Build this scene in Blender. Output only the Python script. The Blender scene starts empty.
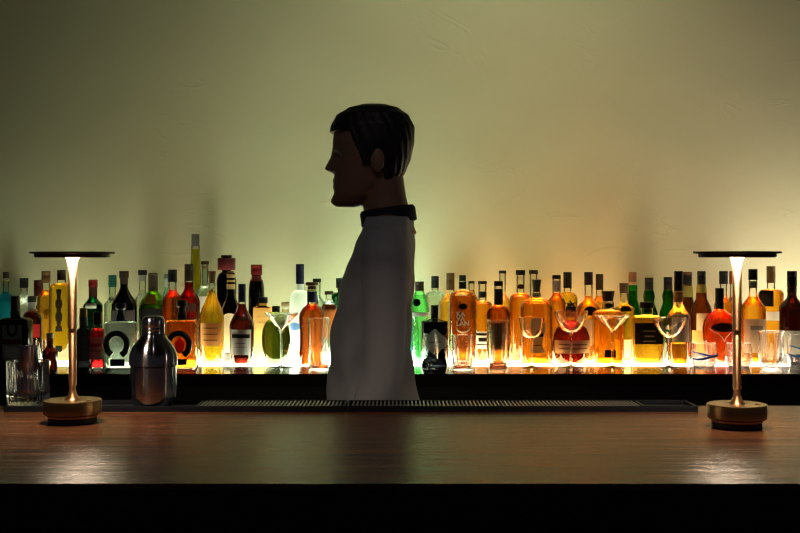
import bpy, bmesh, math, random
from mathutils import Vector, Matrix
random.seed(7)
PI = math.pi
SC = bpy.context.scene
C = SC.collection

# ------------------------------------------------------------------ frame of reference
F = 1111.0            # focal length in pixels of the 800 px frame (50 mm lens)
YH = 260.0            # row of the horizon
COUNTER_Z = 1.06
CAM_Z = COUNTER_Z + 0.2736
SHELF_Z = CAM_Z - 0.354
def PX(px, d): return (px - 400.0) * d / F
def PZ(py, d): return CAM_Z - (py - YH) * d / F

# ------------------------------------------------------------------ materials
MATS = {}
def new_mat(name):
    m = bpy.data.materials.new(name); m.use_nodes = True
    nt = m.node_tree; nt.nodes.clear()
    out = nt.nodes.new('ShaderNodeOutputMaterial')
    return m, nt, out
def N(nt, t, **kw):
    n = nt.nodes.new(t)
    for k, v in kw.items():
        if k.startswith('_'): setattr(n, k[1:], v)
        else: n.inputs[k.replace('__', ' ')].default_value = v
    return n
def rgba(c): return (c[0], c[1], c[2], 1.0)

def pbr(name, col, rough=0.5, metal=0.0, bump=0.0, bscale=60.0, vary=0.0, stretch=(1,1,1), spec=0.5):
    key = ('pbr', name, col, rough, metal)
    if key in MATS: return MATS[key]
    m, nt, out = new_mat(name)
    b = N(nt, 'ShaderNodeBsdfPrincipled', Base__Color=rgba(col), Roughness=rough, Metallic=metal)
    b.inputs['Specular IOR Level'].default_value = spec
    nt.links.new(b.outputs[0], out.inputs[0])
    tc = N(nt, 'ShaderNodeTexCoord'); mp = N(nt, 'ShaderNodeMapping'); mp.inputs['Scale'].default_value = stretch
    nt.links.new(tc.outputs['Object'], mp.inputs[0])
    nz = N(nt, 'ShaderNodeTexNoise', Scale=bscale, Detail=4.0)
    nt.links.new(mp.outputs[0], nz.inputs['Vector'])
    if vary > 0:
        mx = N(nt, 'ShaderNodeMix', _data_type='RGBA')
        mx.inputs['A'].default_value = rgba(tuple(x * (1 - vary) for x in col))
        mx.inputs['B'].default_value = rgba(tuple(min(1, x * (1 + vary)) for x in col))
        nt.links.new(nz.outputs[0], mx.inputs['Factor'])
        nt.links.new(mx.outputs['Result'], b.inputs['Base Color'])
    if bump > 0:
        bp = N(nt, 'ShaderNodeBump', Strength=bump, Distance=0.002)
        nt.links.new(nz.outputs[0], bp.inputs['Height']); nt.links.new(bp.outputs[0], b.inputs['Normal'])
    MATS[key] = m
    return m

def glass_mat(col=(1, 1, 1), solid=0.35):
    """bottle glass: tinted see-through wall with a Fresnel shine"""
    key = ('glass', col, solid)
    if key in MATS: return MATS[key]
    m, nt, out = new_mat('bottle_glass')
    fr = N(nt, 'ShaderNodeFresnel', IOR=1.5)
    t = N(nt, 'ShaderNodeBsdfTransparent', Color=rgba(col))
    r = N(nt, 'ShaderNodeBsdfRefraction', Color=rgba(col), IOR=1.12, Roughness=0.0)
    mx0 = N(nt, 'ShaderNodeMixShader', Fac=solid)
    g = N(nt, 'ShaderNodeBsdfGlossy', Color=(1, 1, 1, 1), Roughness=0.06)
    mx = N(nt, 'ShaderNodeMixShader')
    nt.links.new(t.outputs[0], mx0.inputs[1]); nt.links.new(r.outputs[0], mx0.inputs[2])
    nt.links.new(fr.outputs[0], mx.inputs[0]); nt.links.new(mx0.outputs[0], mx.inputs[1]); nt.links.new(g.outputs[0], mx.inputs[2])
    nt.links.new(mx.outputs[0], out.inputs[0])
    MATS[key] = m
    return m

def liquid_mat(col, scatter=0.16):
    key = ('liq', col, scatter)
    if key in MATS: return MATS[key]
    m, nt, out = new_mat('liquor')
    clear = tuple(x ** 0.5 for x in col)      # two walls of liquid are crossed
    r = N(nt, 'ShaderNodeBsdfRefraction', Color=rgba(clear), IOR=1.30, Roughness=0.03)
    t = N(nt, 'ShaderNodeBsdfTransparent', Color=rgba(clear))
    tl = N(nt, 'ShaderNodeBsdfTranslucent', Color=rgba(col))
    df = N(nt, 'ShaderNodeBsdfDiffuse', Color=rgba(col))
    a = N(nt, 'ShaderNodeMixShader', Fac=0.55); b = N(nt, 'ShaderNodeMixShader', Fac=0.5); c = N(nt, 'ShaderNodeMixShader', Fac=scatter * 0.5)
    nt.links.new(r.outputs[0], a.inputs[1]); nt.links.new(t.outputs[0], a.inputs[2])
    nt.links.new(tl.outputs[0], b.inputs[1]); nt.links.new(df.outputs[0], b.inputs[2])
    nt.links.new(a.outputs[0], c.inputs[1]); nt.links.new(b.outputs[0], c.inputs[2])
    nt.links.new(c.outputs[0], out.inputs[0])
    MATS[key] = m
    return m

def frosted_mat(col, k=0.75):
    key = ('frost', col, k)
    if key in MATS: return MATS[key]
    m, nt, out = new_mat('frosted_glass')
    tl = N(nt, 'ShaderNodeBsdfTranslucent', Color=rgba(col)); df = N(nt, 'ShaderNodeBsdfDiffuse', Color=rgba(col))
    t = N(nt, 'ShaderNodeBsdfTransparent', Color=rgba(col))
    b = N(nt, 'ShaderNodeMixShader', Fac=0.45); c = N(nt, 'ShaderNodeMixShader', Fac=k)
    nt.links.new(tl.outputs[0], b.inputs[1]); nt.links.new(df.outputs[0], b.inputs[2])
    nt.links.new(t.outputs[0], c.inputs[1]); nt.links.new(b.outputs[0], c.inputs[2])
    nt.links.new(c.outputs[0], out.inputs[0])
    MATS[key] = m
    return m

def paper_mat(col, through=0.45):
    key = ('paper', col, through)
    if key in MATS: return MATS[key]
    m, nt, out = new_mat('label_paper')
    tc = N(nt, 'ShaderNodeTexCoord')
    nz = N(nt, 'ShaderNodeTexNoise', Scale=220.0, Detail=2.0); nt.links.new(tc.outputs['Object'], nz.inputs['Vector'])
    mx = N(nt, 'ShaderNodeMix', _data_type='RGBA'); mx.inputs['A'].default_value = rgba(tuple(x * 0.86 for x in col)); mx.inputs['B'].default_value = rgba(col)
    nt.links.new(nz.outputs[0], mx.inputs['Factor'])
    tl = N(nt, 'ShaderNodeBsdfTranslucent'); df = N(nt, 'ShaderNodeBsdfDiffuse')
    nt.links.new(mx.outputs['Result'], tl.inputs['Color']); nt.links.new(mx.outputs['Result'], df.inputs['Color'])
    b = N(nt, 'ShaderNodeMixShader', Fac=1 - through)
    nt.links.new(tl.outputs[0], b.inputs[1]); nt.links.new(df.outputs[0], b.inputs[2]); nt.links.new(b.outputs[0], out.inputs[0])
    MATS[key] = m
    return m

def drink_glass_mat(col=(1, 1, 1)):
    key = ('dg', col)
    if key in MATS: return MATS[key]
    m, nt, out = new_mat('clear_drinking_glass')
    g = N(nt, 'ShaderNodeBsdfGlass', Color=rgba(col), IOR=1.5, Roughness=0.0)
    t = N(nt, 'ShaderNodeBsdfTransparent', Color=(1, 1, 1, 1))
    c = N(nt, 'ShaderNodeMixShader', Fac=0.12)
    nt.links.new(g.outputs[0], c.inputs[1]); nt.links.new(t.outputs[0], c.inputs[2]); nt.links.new(c.outputs[0], out.inputs[0])
    MATS[key] = m
    return m

def emit_mat(name, col, s):
    m, nt, out = new_mat(name)
    e = N(nt, 'ShaderNodeEmission', Color=rgba(col), Strength=s); nt.links.new(e.outputs[0], out.inputs[0])
    return m

def tinted_panel_mat(name, stops, s, half):
    # light box; tint and dimming along its length added to colour the wall
    m, nt, out = new_mat(name)
    tc = N(nt, 'ShaderNodeTexCoord'); sp = N(nt, 'ShaderNodeSeparateXYZ'); nt.links.new(tc.outputs['Object'], sp.inputs[0])
    mr = N(nt, 'ShaderNodeMapRange'); mr.inputs['From Min'].default_value = -half; mr.inputs['From Max'].default_value = half; nt.links.new(sp.outputs[0], mr.inputs['Value'])
    cr = N(nt, 'ShaderNodeValToRGB'); el = cr.color_ramp.elements
    while len(el) < len(stops): el.new(0.5)
    for e, (x, c) in zip(el, stops): e.position = (x + half) / (2 * half)
    for e, (x, c) in zip(el, stops): e.color = rgba(c)
    nt.links.new(mr.outputs[0], cr.inputs[0])
    e = N(nt, 'ShaderNodeEmission', Strength=s); nt.links.new(cr.outputs[0], e.inputs[0]); nt.links.new(e.outputs[0], out.inputs[0])
    return m

def wood_mat(name, c1, c2, rough, bump=0.15, scale=1.0, spec=.5):
    m, nt, out = new_mat(name)
    b = N(nt, 'ShaderNodeBsdfPrincipled', Roughness=rough); b.inputs['Specular IOR Level'].default_value = spec
    tc = N(nt, 'ShaderNodeTexCoord'); mp = N(nt, 'ShaderNodeMapping'); mp.inputs['Scale'].default_value = (1.2 * scale, 22 * scale, 22 * scale)
    nt.links.new(tc.outputs['Object'], mp.inputs[0])
    n1 = N(nt, 'ShaderNodeTexNoise', Scale=2.2, Detail=8.0, Roughness=0.62, Distortion=0.6); nt.links.new(mp.outputs[0], n1.inputs['Vector'])
    mp2 = N(nt, 'ShaderNodeMapping'); mp2.inputs['Scale'].default_value = (6 * scale, 190 * scale, 190 * scale); nt.links.new(tc.outputs['Object'], mp2.inputs[0])
    n2 = N(nt, 'ShaderNodeTexNoise', Scale=1.5, Detail=5.0); nt.links.new(mp2.outputs[0], n2.inputs['Vector'])
    mul = N(nt, 'ShaderNodeMath', _operation='MULTIPLY'); nt.links.new(n1.outputs[0], mul.inputs[0]); nt.links.new(n2.outputs[0], mul.inputs[1])
    cr = N(nt, 'ShaderNodeValToRGB'); cr.color_ramp.elements[0].position = 0.12; cr.color_ramp.elements[1].position = 0.42
    cr.color_ramp.elements[0].color = rgba(c1); cr.color_ramp.elements[1].color = rgba(c2)
    nt.links.new(mul.outputs[0], cr.inputs[0]); nt.links.new(cr.outputs[0], b.inputs['Base Color'])
    rr = N(nt, 'ShaderNodeMapRange'); rr.inputs['To Min'].default_value = rough * 0.75; rr.inputs['To Max'].default_value = rough * 1.35
    nt.links.new(n2.outputs[0], rr.inputs['Value']); nt.links.new(rr.outputs[0], b.inputs['Roughness'])
    mp3 = N(nt, 'ShaderNodeMapping'); mp3.inputs['Scale'].default_value = (150, 420, 420); nt.links.new(tc.outputs['Object'], mp3.inputs[0])
    n3 = N(nt, 'ShaderNodeTexNoise', Scale=1.0, Detail=2.0); nt.links.new(mp3.outputs[0], n3.inputs['Vector'])
    ad = N(nt, 'ShaderNodeMath', _operation='ADD'); nt.links.new(n2.outputs[0], ad.inputs[0]); nt.links.new(n3.outputs[0], ad.inputs[1])
    bp = N(nt, 'ShaderNodeBump', Strength=bump, Distance=0.002); nt.links.new(ad.outputs[0], bp.inputs['Height']); nt.links.new(bp.outputs[0], b.inputs['Normal'])
    nt.links.new(b.outputs[0], out.inputs[0])
    return m

def plaster_mat():
    m, nt, out = new_mat('trowelled_plaster')
    b = N(nt, 'ShaderNodeBsdfPrincipled', Roughness=0.75); b.inputs['Specular IOR Level'].default_value = 0.25
    tc = N(nt, 'ShaderNodeTexCoord')
    mp = N(nt, 'ShaderNodeMapping'); mp.inputs['Scale'].default_value = (1.0, 1.0, 1.9); nt.links.new(tc.outputs['Object'], mp.inputs[0])
    n1 = N(nt, 'ShaderNodeTexNoise', Scale=1.6, Detail=5.0); nt.links.new(mp.outputs[0], n1.inputs['Vector'])
    cr = N(nt, 'ShaderNodeValToRGB'); cr.color_ramp.elements[0].position = 0.3; cr.color_ramp.elements[1].position = 0.7
    cr.color_ramp.elements[0].color = (0.50, 0.475, 0.315, 1); cr.color_ramp.elements[1].color = (0.56, 0.53, 0.36, 1)
    nt.links.new(n1.outputs[0], cr.inputs[0]); nt.links.new(cr.outputs[0], b.inputs['Base Color'])
    # trowel ridges: thin lines where a warped noise crosses its middle value
    n2 = N(nt, 'ShaderNodeTexNoise', Scale=2.6, Detail=3.0, Distortion=1.2); nt.links.new(mp.outputs[0], n2.inputs['Vector'])
    s = N(nt, 'ShaderNodeMath', _operation='SUBTRACT'); s.inputs[1].default_value = 0.5; nt.links.new(n2.outputs[0], s.inputs[0])
    a = N(nt, 'ShaderNodeMath', _operation='ABSOLUTE'); nt.links.new(s.outputs[0], a.inputs[0])
    mr = N(nt, 'ShaderNodeMapRange'); mr.inputs['From Max'].default_value = 0.018; mr.inputs['To Min'].default_value = 1.0; mr.inputs['To Max'].default_value = 0.0
    nt.links.new(a.outputs[0], mr.inputs['Value'])
    n4 = N(nt, 'ShaderNodeTexNoise', Scale=3.1, Detail=2.0); nt.links.new(tc.outputs['Object'], n4.inputs['Vector'])
    mr4 = N(nt, 'ShaderNodeMapRange'); mr4.inputs['From Min'].default_value = 0.52; mr4.inputs['From Max'].default_value = 0.66; nt.links.new(n4.outputs[0], mr4.inputs['Value'])
    ml = N(nt, 'ShaderNodeMath', _operation='MULTIPLY'); nt.links.new(mr.outputs[0], ml.inputs[0]); nt.links.new(mr4.outputs[0], ml.inputs[1])
    n3 = N(nt, 'ShaderNodeTexNoise', Scale=14.0, Detail=6.0, Roughness=0.6); nt.links.new(tc.outputs['Object'], n3.inputs['Vector'])
    m3 = N(nt, 'ShaderNodeMath', _operation='MULTIPLY'); m3.inputs[1].default_value = 0.35; nt.links.new(n3.outputs[0], m3.inputs[0])
    m5 = N(nt, 'ShaderNodeMath', _operation='MULTIPLY'); m5.inputs[1].default_value = 0.28; nt.links.new(ml.outputs[0], m5.inputs[0])
    ad = N(nt, 'ShaderNodeMath', _operation='ADD'); nt.links.new(m5.outputs[0], ad.inputs[0]); nt.links.new(m3.outputs[0], ad.inputs[1])
    bp = N(nt, 'ShaderNodeBump', Strength=0.55, Distance=0.006); nt.links.new(ad.outputs[0], bp.inputs['Height']); nt.links.new(bp.outputs[0], b.inputs['Normal'])
    nt.links.new(b.outputs[0], out.inputs[0])
    return m

# ------------------------------------------------------------------ mesh helpers
def link(name, bm, mat, parent=None, smooth=True, sharp=0.7):
    me = bpy.data.meshes.new(name)
    bmesh.ops.recalc_face_normals(bm, faces=bm.faces[:])
    bm.to_mesh(me); bm.free()
    if smooth:
        for p in me.polygons: p.use_smooth = True
        try: me.set_sharp_from_angle(angle=sharp)
        except Exception: pass
    if mat: me.materials.append(mat)
    o = bpy.data.objects.new(name, me); C.objects.link(o)
    if parent is not None: o.parent = parent
    return o
def thing(name, label, cat, loc=(0, 0, 0), group=None, rz=0.0):
    o = bpy.data.objects.new(name, None); C.objects.link(o); o.empty_display_size = 0.05
    o.location = loc; o.rotation_euler = (0, 0, rz)
    o['label'] = label; o['category'] = cat
    if group: o['group'] = group
    return o
def tag(o, label, cat, group=None):
    o['label'] = label; o['category'] = cat
    if group: o['group'] = group
    return o
def box(bm, x0, x1, y0, y1, z0, z1, bev=0.0):
    r = bmesh.ops.create_cube(bm, size=1.0)
    for v in r['verts']:
        v.co = Vector((x0 + (v.co.x + .5) * (x1 - x0), y0 + (v.co.y + .5) * (y1 - y0), z0 + (v.co.z + .5) * (z1 - z0)))
    if bev > 0:
        es = list({e for v in r['verts'] for e in v.link_edges})
        bmesh.ops.bevel(bm, geom=es, offset=bev, segments=2, affect='EDGES')
def rad(th, rx, ry, n):
    c, s = abs(math.cos(th)), abs(math.sin(th))
    if n == 2 and rx == ry: return rx
    return ((c / rx) ** n + (s / ry) ** n) ** (-1.0 / n)
def lathe(bm, prof, seg=32, n=2, df=1.0, cx=0.0, cy=0.0, closed=False):
    """prof: [(r, z)] bottom to top; solid between the two ends (or a closed loop of rings)"""
    rings = []
    for r, z in prof:
        ring = []
        for i in range(seg):
            t = 2 * PI * i / seg
            q = rad(t, max(r, 1e-5), max(r * df, 1e-5), n)
            ring.append(bm.verts.new((cx + q * math.cos(t), cy + q * math.sin(t), z)))
        rings.append(ring)
    m = len(rings)
    for k in range(m if closed else m - 1):
        a, b = rings[k], rings[(k + 1) % m]
        for i in range(seg):
            j = (i + 1) % seg
            bm.faces.new((a[i], a[j], b[j], b[i]))
    if not closed:
        bm.faces.new(rings[0][::-1]); bm.faces.new(rings[-1])
def interp(prof, z):
    for (r0, z0), (r1, z1) in zip(prof, prof[1:]):
        if z0 <= z <= z1 and z1 > z0: return r0 + (r1 - r0) * (z - z0) / (z1 - z0)
    return prof[-1][0] if z > prof[-1][1] else prof[0][0]
def wrap(bm, prof, z0, z1, a, off=0.0008, n=2, df=1.0, nz=6, na=14, shape=None, a0=0.0):
    """a thin patch hugging the front of a bottle (front is -Y); a = half angle"""
    def P(th, z, o):
        r = interp(prof, z); t = -PI / 2 + th
        q = rad(t, r, r * df, n) + o
        return (q * math.cos(t), q * math.sin(t), z)
    grid = []
    for k in range(nz + 1):
        z = z0 + (z1 - z0) * k / nz
        row = []
        for i in range(na + 1):
            th = a0 - a + 2 * a * i / na
            row.append((bm.verts.new(P(th, z, off)), bm.verts.new(P(th, z, off - 0.0005))))
        grid.append(row)
    keep = lambda k, i: shape is None or shape((i + .5) / na * 2 - 1, (k + .5) / nz * 2 - 1)
    for k in range(nz):
        for i in range(na):
            if not keep(k, i): continue
            A, B, D_, E = grid[k][i], grid[k][i + 1], grid[k + 1][i + 1], grid[k + 1][i]
            bm.faces.new((A[0], B[0], D_[0], E[0])); bm.faces.new((A[1], E[1], D_[1], B[1]))
            for (p, q, kk, ii) in ((A, B, k - 1, i), (B, D_, k, i + 1), (D_, E, k + 1, i), (E, A, k, i - 1)):
                if not (0 <= kk < nz and 0 <= ii < na and keep(kk, ii)):
                    bm.faces.new((p[0], p[1], q[1], q[0]))
    bmesh.ops.delete(bm, geom=[v for v in bm.verts if not v.link_faces], context='VERTS')
def tube(bm, pts, rs, seg=10):
    pts = [Vector(p) for p in pts]
    if not isinstance(rs, (list, tuple)): rs = [rs] * len(pts)
    rings = []; up = Vector((0, 0, 1)); prev = None
    for i, p in enumerate(pts):
        d = (pts[min(i + 1, len(pts) - 1)] - pts[max(i - 1, 0)]).normalized()
        if prev is None:
            u = d.orthogonal().normalized()
        else:
            u = (prev - d * prev.dot(d)).normalized()
        prev = u; v = d.cross(u)
        rings.append([bm.verts.new(p + (u * math.cos(2 * PI * k / seg) + v * math.sin(2 * PI * k / seg)) * rs[i]) for k in range(seg)])
    for a, b in zip(rings, rings[1:]):
        for k in range(seg):
            bm.faces.new((a[k], a[(k + 1) % seg], b[(k + 1) % seg], b[k]))
    bm.faces.new(rings[0][::-1]); bm.faces.new(rings[-1])
def text_obj(name, body, size, mat, parent, loc, extrude=0.0004, space=1.0):
    cu = bpy.data.curves.new(name, 'FONT'); cu.body = body; cu.size = size; cu.extrude = extrude; cu.align_x = 'CENTER'; cu.align_y = 'CENTER'
    cu.space_line = space; cu.offset = size * 0.03
    tmp = bpy.data.objects.new('tmp_text', cu); C.objects.link(tmp)
    dg = bpy.context.evaluated_depsgraph_get()
    me = bpy.data.meshes.new_from_object(tmp.evaluated_get(dg))
    bpy.data.objects.remove(tmp)
    me.transform(Matrix.Rotation(PI / 2, 4, 'X'))
    me.materials.clear(); me.materials.append(mat)
    o = bpy.data.objects.new(name, me); C.objects.link(o); o.parent = parent; o.location = loc
    return o

# ------------------------------------------------------------------ the setting
WALL_Y = 4.15
bm = bmesh.new(); box(bm, -4.2, 4.2, WALL_Y, WALL_Y + 0.15, 0, 3.0)
o = link('wall_back', bm, plaster_mat(), smooth=False); o['kind'] = 'structure'
bm = bmesh.new(); box(bm, -4.2, 4.2, -2.5, WALL_Y + 0.15, -0.1, 0)
o = link('floor', bm, wood_mat('dark_floor', (0.012, 0.009, 0.007), (0.03, 0.022, 0.016), 0.5), smooth=False); o['kind'] = 'structure'
bm = bmesh.new(); box(bm, -4.2, 4.2, -2.5, WALL_Y + 0.15, 3.0, 3.1)
o = link('ceiling', bm, pbr('dark_ceiling', (0.03, 0.03, 0.028), 0.9), smooth=False); o['kind'] = 'structure'

# ------------------------------------------------------------------ bar counter
top_wood = wood_mat('oiled_counter_wood', (0.036, 0.012, 0.005), (0.25, 0.092, 0.038), 0.20, 0.4, spec=.36)
dark_wood = wood_mat('black_stained_wood', (0.008, 0.006, 0.005), (0.030, 0.022, 0.018), 0.5, 0.3)
CF, CB = 1.356, 2.088
t = thing('bar_counter', 'long dark bar counter with a brown oiled wooden top', 'bar counter', (0, CF, 0))
bm = bmesh.new(); box(bm, -2.2, 2.2, 0, CB - CF, COUNTER_Z - 0.05, COUNTER_Z, 0.0025)
link('counter_top', bm, top_wood, t)
bm = bmesh.new(); box(bm, -2.2, 2.2, 0.004, 0.03, 0.1, COUNTER_Z - 0.05)
fp = link('front_panel', bm, dark_wood, t, smooth=False)
bm = bmesh.new(); box(bm, -2.2, 2.2, 0.06, CB - CF - 0.06, 0.0, COUNTER_Z - 0.05)
link('carcass', bm, dark_wood, t, smooth=False)
bm = bmesh.new(); box(bm, -2.2, 2.2, -0.001, 0.004, COUNTER_Z - 0.052, COUNTER_Z - 0.006)
link('edge_strip', bm, dark_wood, t, smooth=False)

# ------------------------------------------------------------------ back bar with its lit shelf
SF, PF, PB = 3.45, 3.71, 3.99
t = thing('back_bar', 'low black back bar against the plaster wall with a glowing shelf', 'back bar', (0, SF, 0))
gloss = pbr('black_gloss_shelf', (0.018, 0.012, 0.009), 0.13, bump=0.05, bscale=30)
bm = bmesh.new(); box(bm, -2.2, 2.2, 0, PF - SF, SHELF_Z - 0.035, SHELF_Z, 0.001)
box(bm, -2.2, 2.2, PB - SF, WALL_Y - SF, SHELF_Z - 0.035, SHELF_Z)
box(bm, -2.2, -1.45, PF - SF, PB - SF, SHELF_Z - 0.035, SHELF_Z)
box(bm, -2.2, 2.2, PF - SF, PB - SF, SHELF_Z - 0.035, SHELF_Z - 0.012)
link('shelf_top', bm, gloss, t, smooth=False)
bm = bmesh.new(); box(bm, -1.45, 2.2, PF - SF, PB - SF, SHELF_Z - 0.012, SHELF_Z)
o = link('light_panel', bm, tinted_panel_mat('lit_acrylic', [(-1.37, (.46, .50, .34)), (-1.0, (.62, .64, .44)), (-.7, (.88, .83, .52)), (-.34, (.85, 1, .70)), (.08, (.72, 1, .70)),
    (.26, (1, .82, .44)), (.50, (1, .58, .22)), (.74, (1, .62, .28)), (1.0, (.82, .72, .50)), (1.5, (.72, .66, .50))], 22.0, 2.2), t, smooth=False); o['label'] = 'glowing shelf panel with added colour tints'  # colour stops stand in for light tinted by the bottles
bm = bmesh.new(); box(bm, -2.2, 2.2, 0.015, 0.05, 0.08, SHELF_Z - 0.035)
link('cabinet_front', bm, dark_wood, t, smooth=False)
bm = bmesh.new(); box(bm, -2.2, 2.2, 0.05, WALL_Y - SF, 0.0, SHELF_Z - 0.035)
link('carcass', bm, dark_wood, t, smooth=False)

# ------------------------------------------------------------------ table lamps
brass = pbr('brushed_brass', (0.62, 0.40, 0.20), 0.27, 1.0, bump=0.06, bscale=40, stretch=(1, 1, 30))
def turned(name, col, rough):
    # lathe-turned metal: fine grooves round the axis spread the highlight along it
    m, nt, out = new_mat(name)
    b = N(nt, 'ShaderNodeBsdfPrincipled', Base__Color=rgba(col), Roughness=rough, Metallic=1.0)
    b.inputs['Anisotropic'].default_value = 0.92; b.inputs['Anisotropic Rotation'].default_value = 0.25
    tg = N(nt, 'ShaderNodeTangent', _direction_type='RADIAL', _axis='Z')
    nt.links.new(tg.outputs[0], b.inputs['Tangent']); nt.links.new(b.outputs[0], out.inputs[0])
    return m
turned_brass = turned('turned_brass', (0.88, 0.52, 0.27), 0.5)
bronze = pbr('dark_bronze', (0.40, 0.22, 0.085), 0.36, 1.0, bump=0.05, bscale=40, stretch=(1, 1, 30))
dark_bronze = pbr('shade_bronze', (0.06, 0.032, 0.022), 0.4, 1.0)
rubber = pbr('black_rubber', (0.012, 0.013, 0.016), 0.5)
LAMP_EMIT = emit_mat('lamp_diffuser', (1.0, 0.80, 0.58), 300.0)
def table_lamp(px, d, label):
    t = thing('table_lamp', label, 'table lamp', (PX(px, d), d, COUNTER_Z), 'cordless brass table lamps on the counter')
    bm = bmesh.new(); lathe(bm, [(.0385, 0), (.040, .001), (.040, .0075), (.0385, .0085)], 64); link('foot', bm, rubber, t)
    bm = bmesh.new(); lathe(bm, [(.040, .0085), (.0415, .0095), (.0415, .0125), (.0455, .0135), (.048, .0155), (.048, .0365), (.0472, .0375), (.020, .0378)], 72)
    link('base', bm, bronze, t)
    bm = bmesh.new(); lathe(bm, [(.0465, .03755), (.0465, .0379), (.012, .0380), (.011, .0376)], 72); link('base_top', bm, brass, t)
    bm = bmesh.new(); lathe(bm, [(.0142, .0378), (.0112, .0402), (.0086, .0440), (.0066, .0495), (.0056, .0555), (.0053, .0615)], 40)
    link('stem_foot', bm, turned_brass, t)
    bm = bmesh.new(); lathe(bm, [(.0058, .0612), (.0065, .0618), (.0065, .1572), (.0060, .158)], 40)
    link('lower_stem', bm, turned_brass, t)
    bm = bmesh.new(); lathe(bm, [(.0068, .158), (.0074, .1586), (.0074, .20), (.0075, .235), (.0078, .254), (.0083, .265), (.0092, .273), (.0110, .2782), (.0115, .2796)], 40)
    link('upper_stem', bm, turned_brass, t)
    bm = bmesh.new(); lathe(bm, [(.0142, .2800), (.0580, .2778), (.0603, .2778), (.0620, .2792), (.0622, .2838), (.0690, .2843), (.0700, .2850), (.0700, .2868), (.0690, .2876), (.010, .2880)], 96)
    link('lamp_shade', bm, dark_bronze, t)
    bm = bmesh.new(); lathe(bm, [(.0122, .2790), (.0255, .2783), (.0255, .2793), (.0122, .2799)], 64, closed=True)
    link('light_ring', bm, LAMP_EMIT, t)
    bm = bmesh.new()
    bmesh.ops.create_cone(bm, cap_ends=True, segments=20, radius1=.0045, radius2=.004, depth=.0012, matrix=Matrix.Translation((0.03, -0.012, .0384)))
    link('touch_button', bm, bronze, t)
table_lamp(72.5, 1.877, 'brass disc table lamp on the counter beside the cut crystal tumbler')
table_lamp(737, 1.823, 'brass disc table lamp standing alone past the end of the rubber bar mat')

# ------------------------------------------------------------------ rubber bar mats
def bar_mat(x0, x1, rx0, rx1, label, pad=None):
    y0, y1 = 2.0, 2.088
    t = thing('bar_mat', label, 'bar mat', ((x0 + x1) / 2, (y0 + y1) / 2, COUNTER_Z), 'black rubber bar mats along the counter edge')
    w, dp = (x1 - x0) / 2, (y1 - y0) / 2; cx = (x0 + x1) / 2
    m = pbr('mat_rubber', (0.012, 0.014, 0.020), 0.45, spec=.35)
    bm = bmesh.new(); box(bm, -w, w, -dp, dp, 0, .0035)
    for a in (-1, 1):
        box(bm, -w, w, a * dp - (0.0035 if a > 0 else 0), a * dp + (0.0035 if a < 0 else 0), .0035, .0105, .001)
        box(bm, a * w - (0.005 if a > 0 else 0), a * w + (0.005 if a < 0 else 0), -dp + .0035, dp - .0035, .0035, .0105, .001)
    box(bm, rx0 - cx - .004, rx0 - cx, -dp + .0035, dp - .0035, .0035, .0095); box(bm, rx1 - cx, rx1 - cx + .004, -dp + .0035, dp - .0035, .0035, .0095)
    link('tray', bm, m, t, smooth=False)
    bm = bmesh.new(); x = rx0 + .006
    while x < rx1 - .004:
        box(bm, x - cx - .0014, x - cx + .0014, -dp + .0035, dp - .0035, .0035, .0098); x += .0072
    link('ribbed_grating', bm, pbr('mat_rib_sheen', (0.17, 0.17, 0.165), 0.3), t, smooth=False)  # ribs coloured lighter to imitate the bright wall reflected in black rubber
    if pad:
        bm = bmesh.new(); box(bm, -w + .005, pad - cx, -dp + .0035, dp - .0035, .0035, .0105, .0006); link('end_pad', bm, m, t, smooth=False)
    return t
bar_mat(-.713, -.0985, PX(200, 2.04), -.1035, 'black rubber bar mat under the shaker and crystal tumbler', pad=PX(96, 2.04))
bar_mat(-.0965, .537, -.0915, PX(640, 2.04), 'black ribbed bar mat with nothing standing on it')
MAT_Z = COUNTER_Z + .0105

# ------------------------------------------------------------------ shaker, jigger, crystal tumbler
steel = turned('turned_steel', (0.40, 0.385, 0.41), 0.16)
d = 2.044; TRAY_Z = COUNTER_Z + .0035; SK = .975
t = thing('cocktail_shaker', 'polished steel three-piece cocktail shaker standing on the bar mat', 'shaker', (PX(153.3, d), d, TRAY_Z))
bm = bmesh.new(); lathe(bm, [(.030, 0), (.0335, .0006), (.0358, .0035), (.0392, .010), (.0411, .020), (.0419, .032), (.0420, .050), (.0417, .0748), (.0400, .0757)], 56); link('tin', bm, steel, t)
bm = bmesh.new(); lathe(bm, [(.0420, .0764), (.0440, .0774), (.0440, .088), (.0427, .098), (.0390, .108), (.0335, .117), (.0285, .123), (.0232, .129), (.0216, .1325), (.0212, .1342)], 56); link('strainer_top', bm, steel, t)
bm = bmesh.new(); lathe(bm, [(.0200, .1340), (.0210, .135), (.0210, .138), (.0203, .139), (.0203, .1405), (.0210, .1415), (.0210, .1445), (.0203, .1455), (.0203, .147), (.0210, .148), (.0208, .158), (.0195, .1632), (.0160, .1662), (.009, .1675)], 48); link('cap', bm, steel, t)

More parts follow.
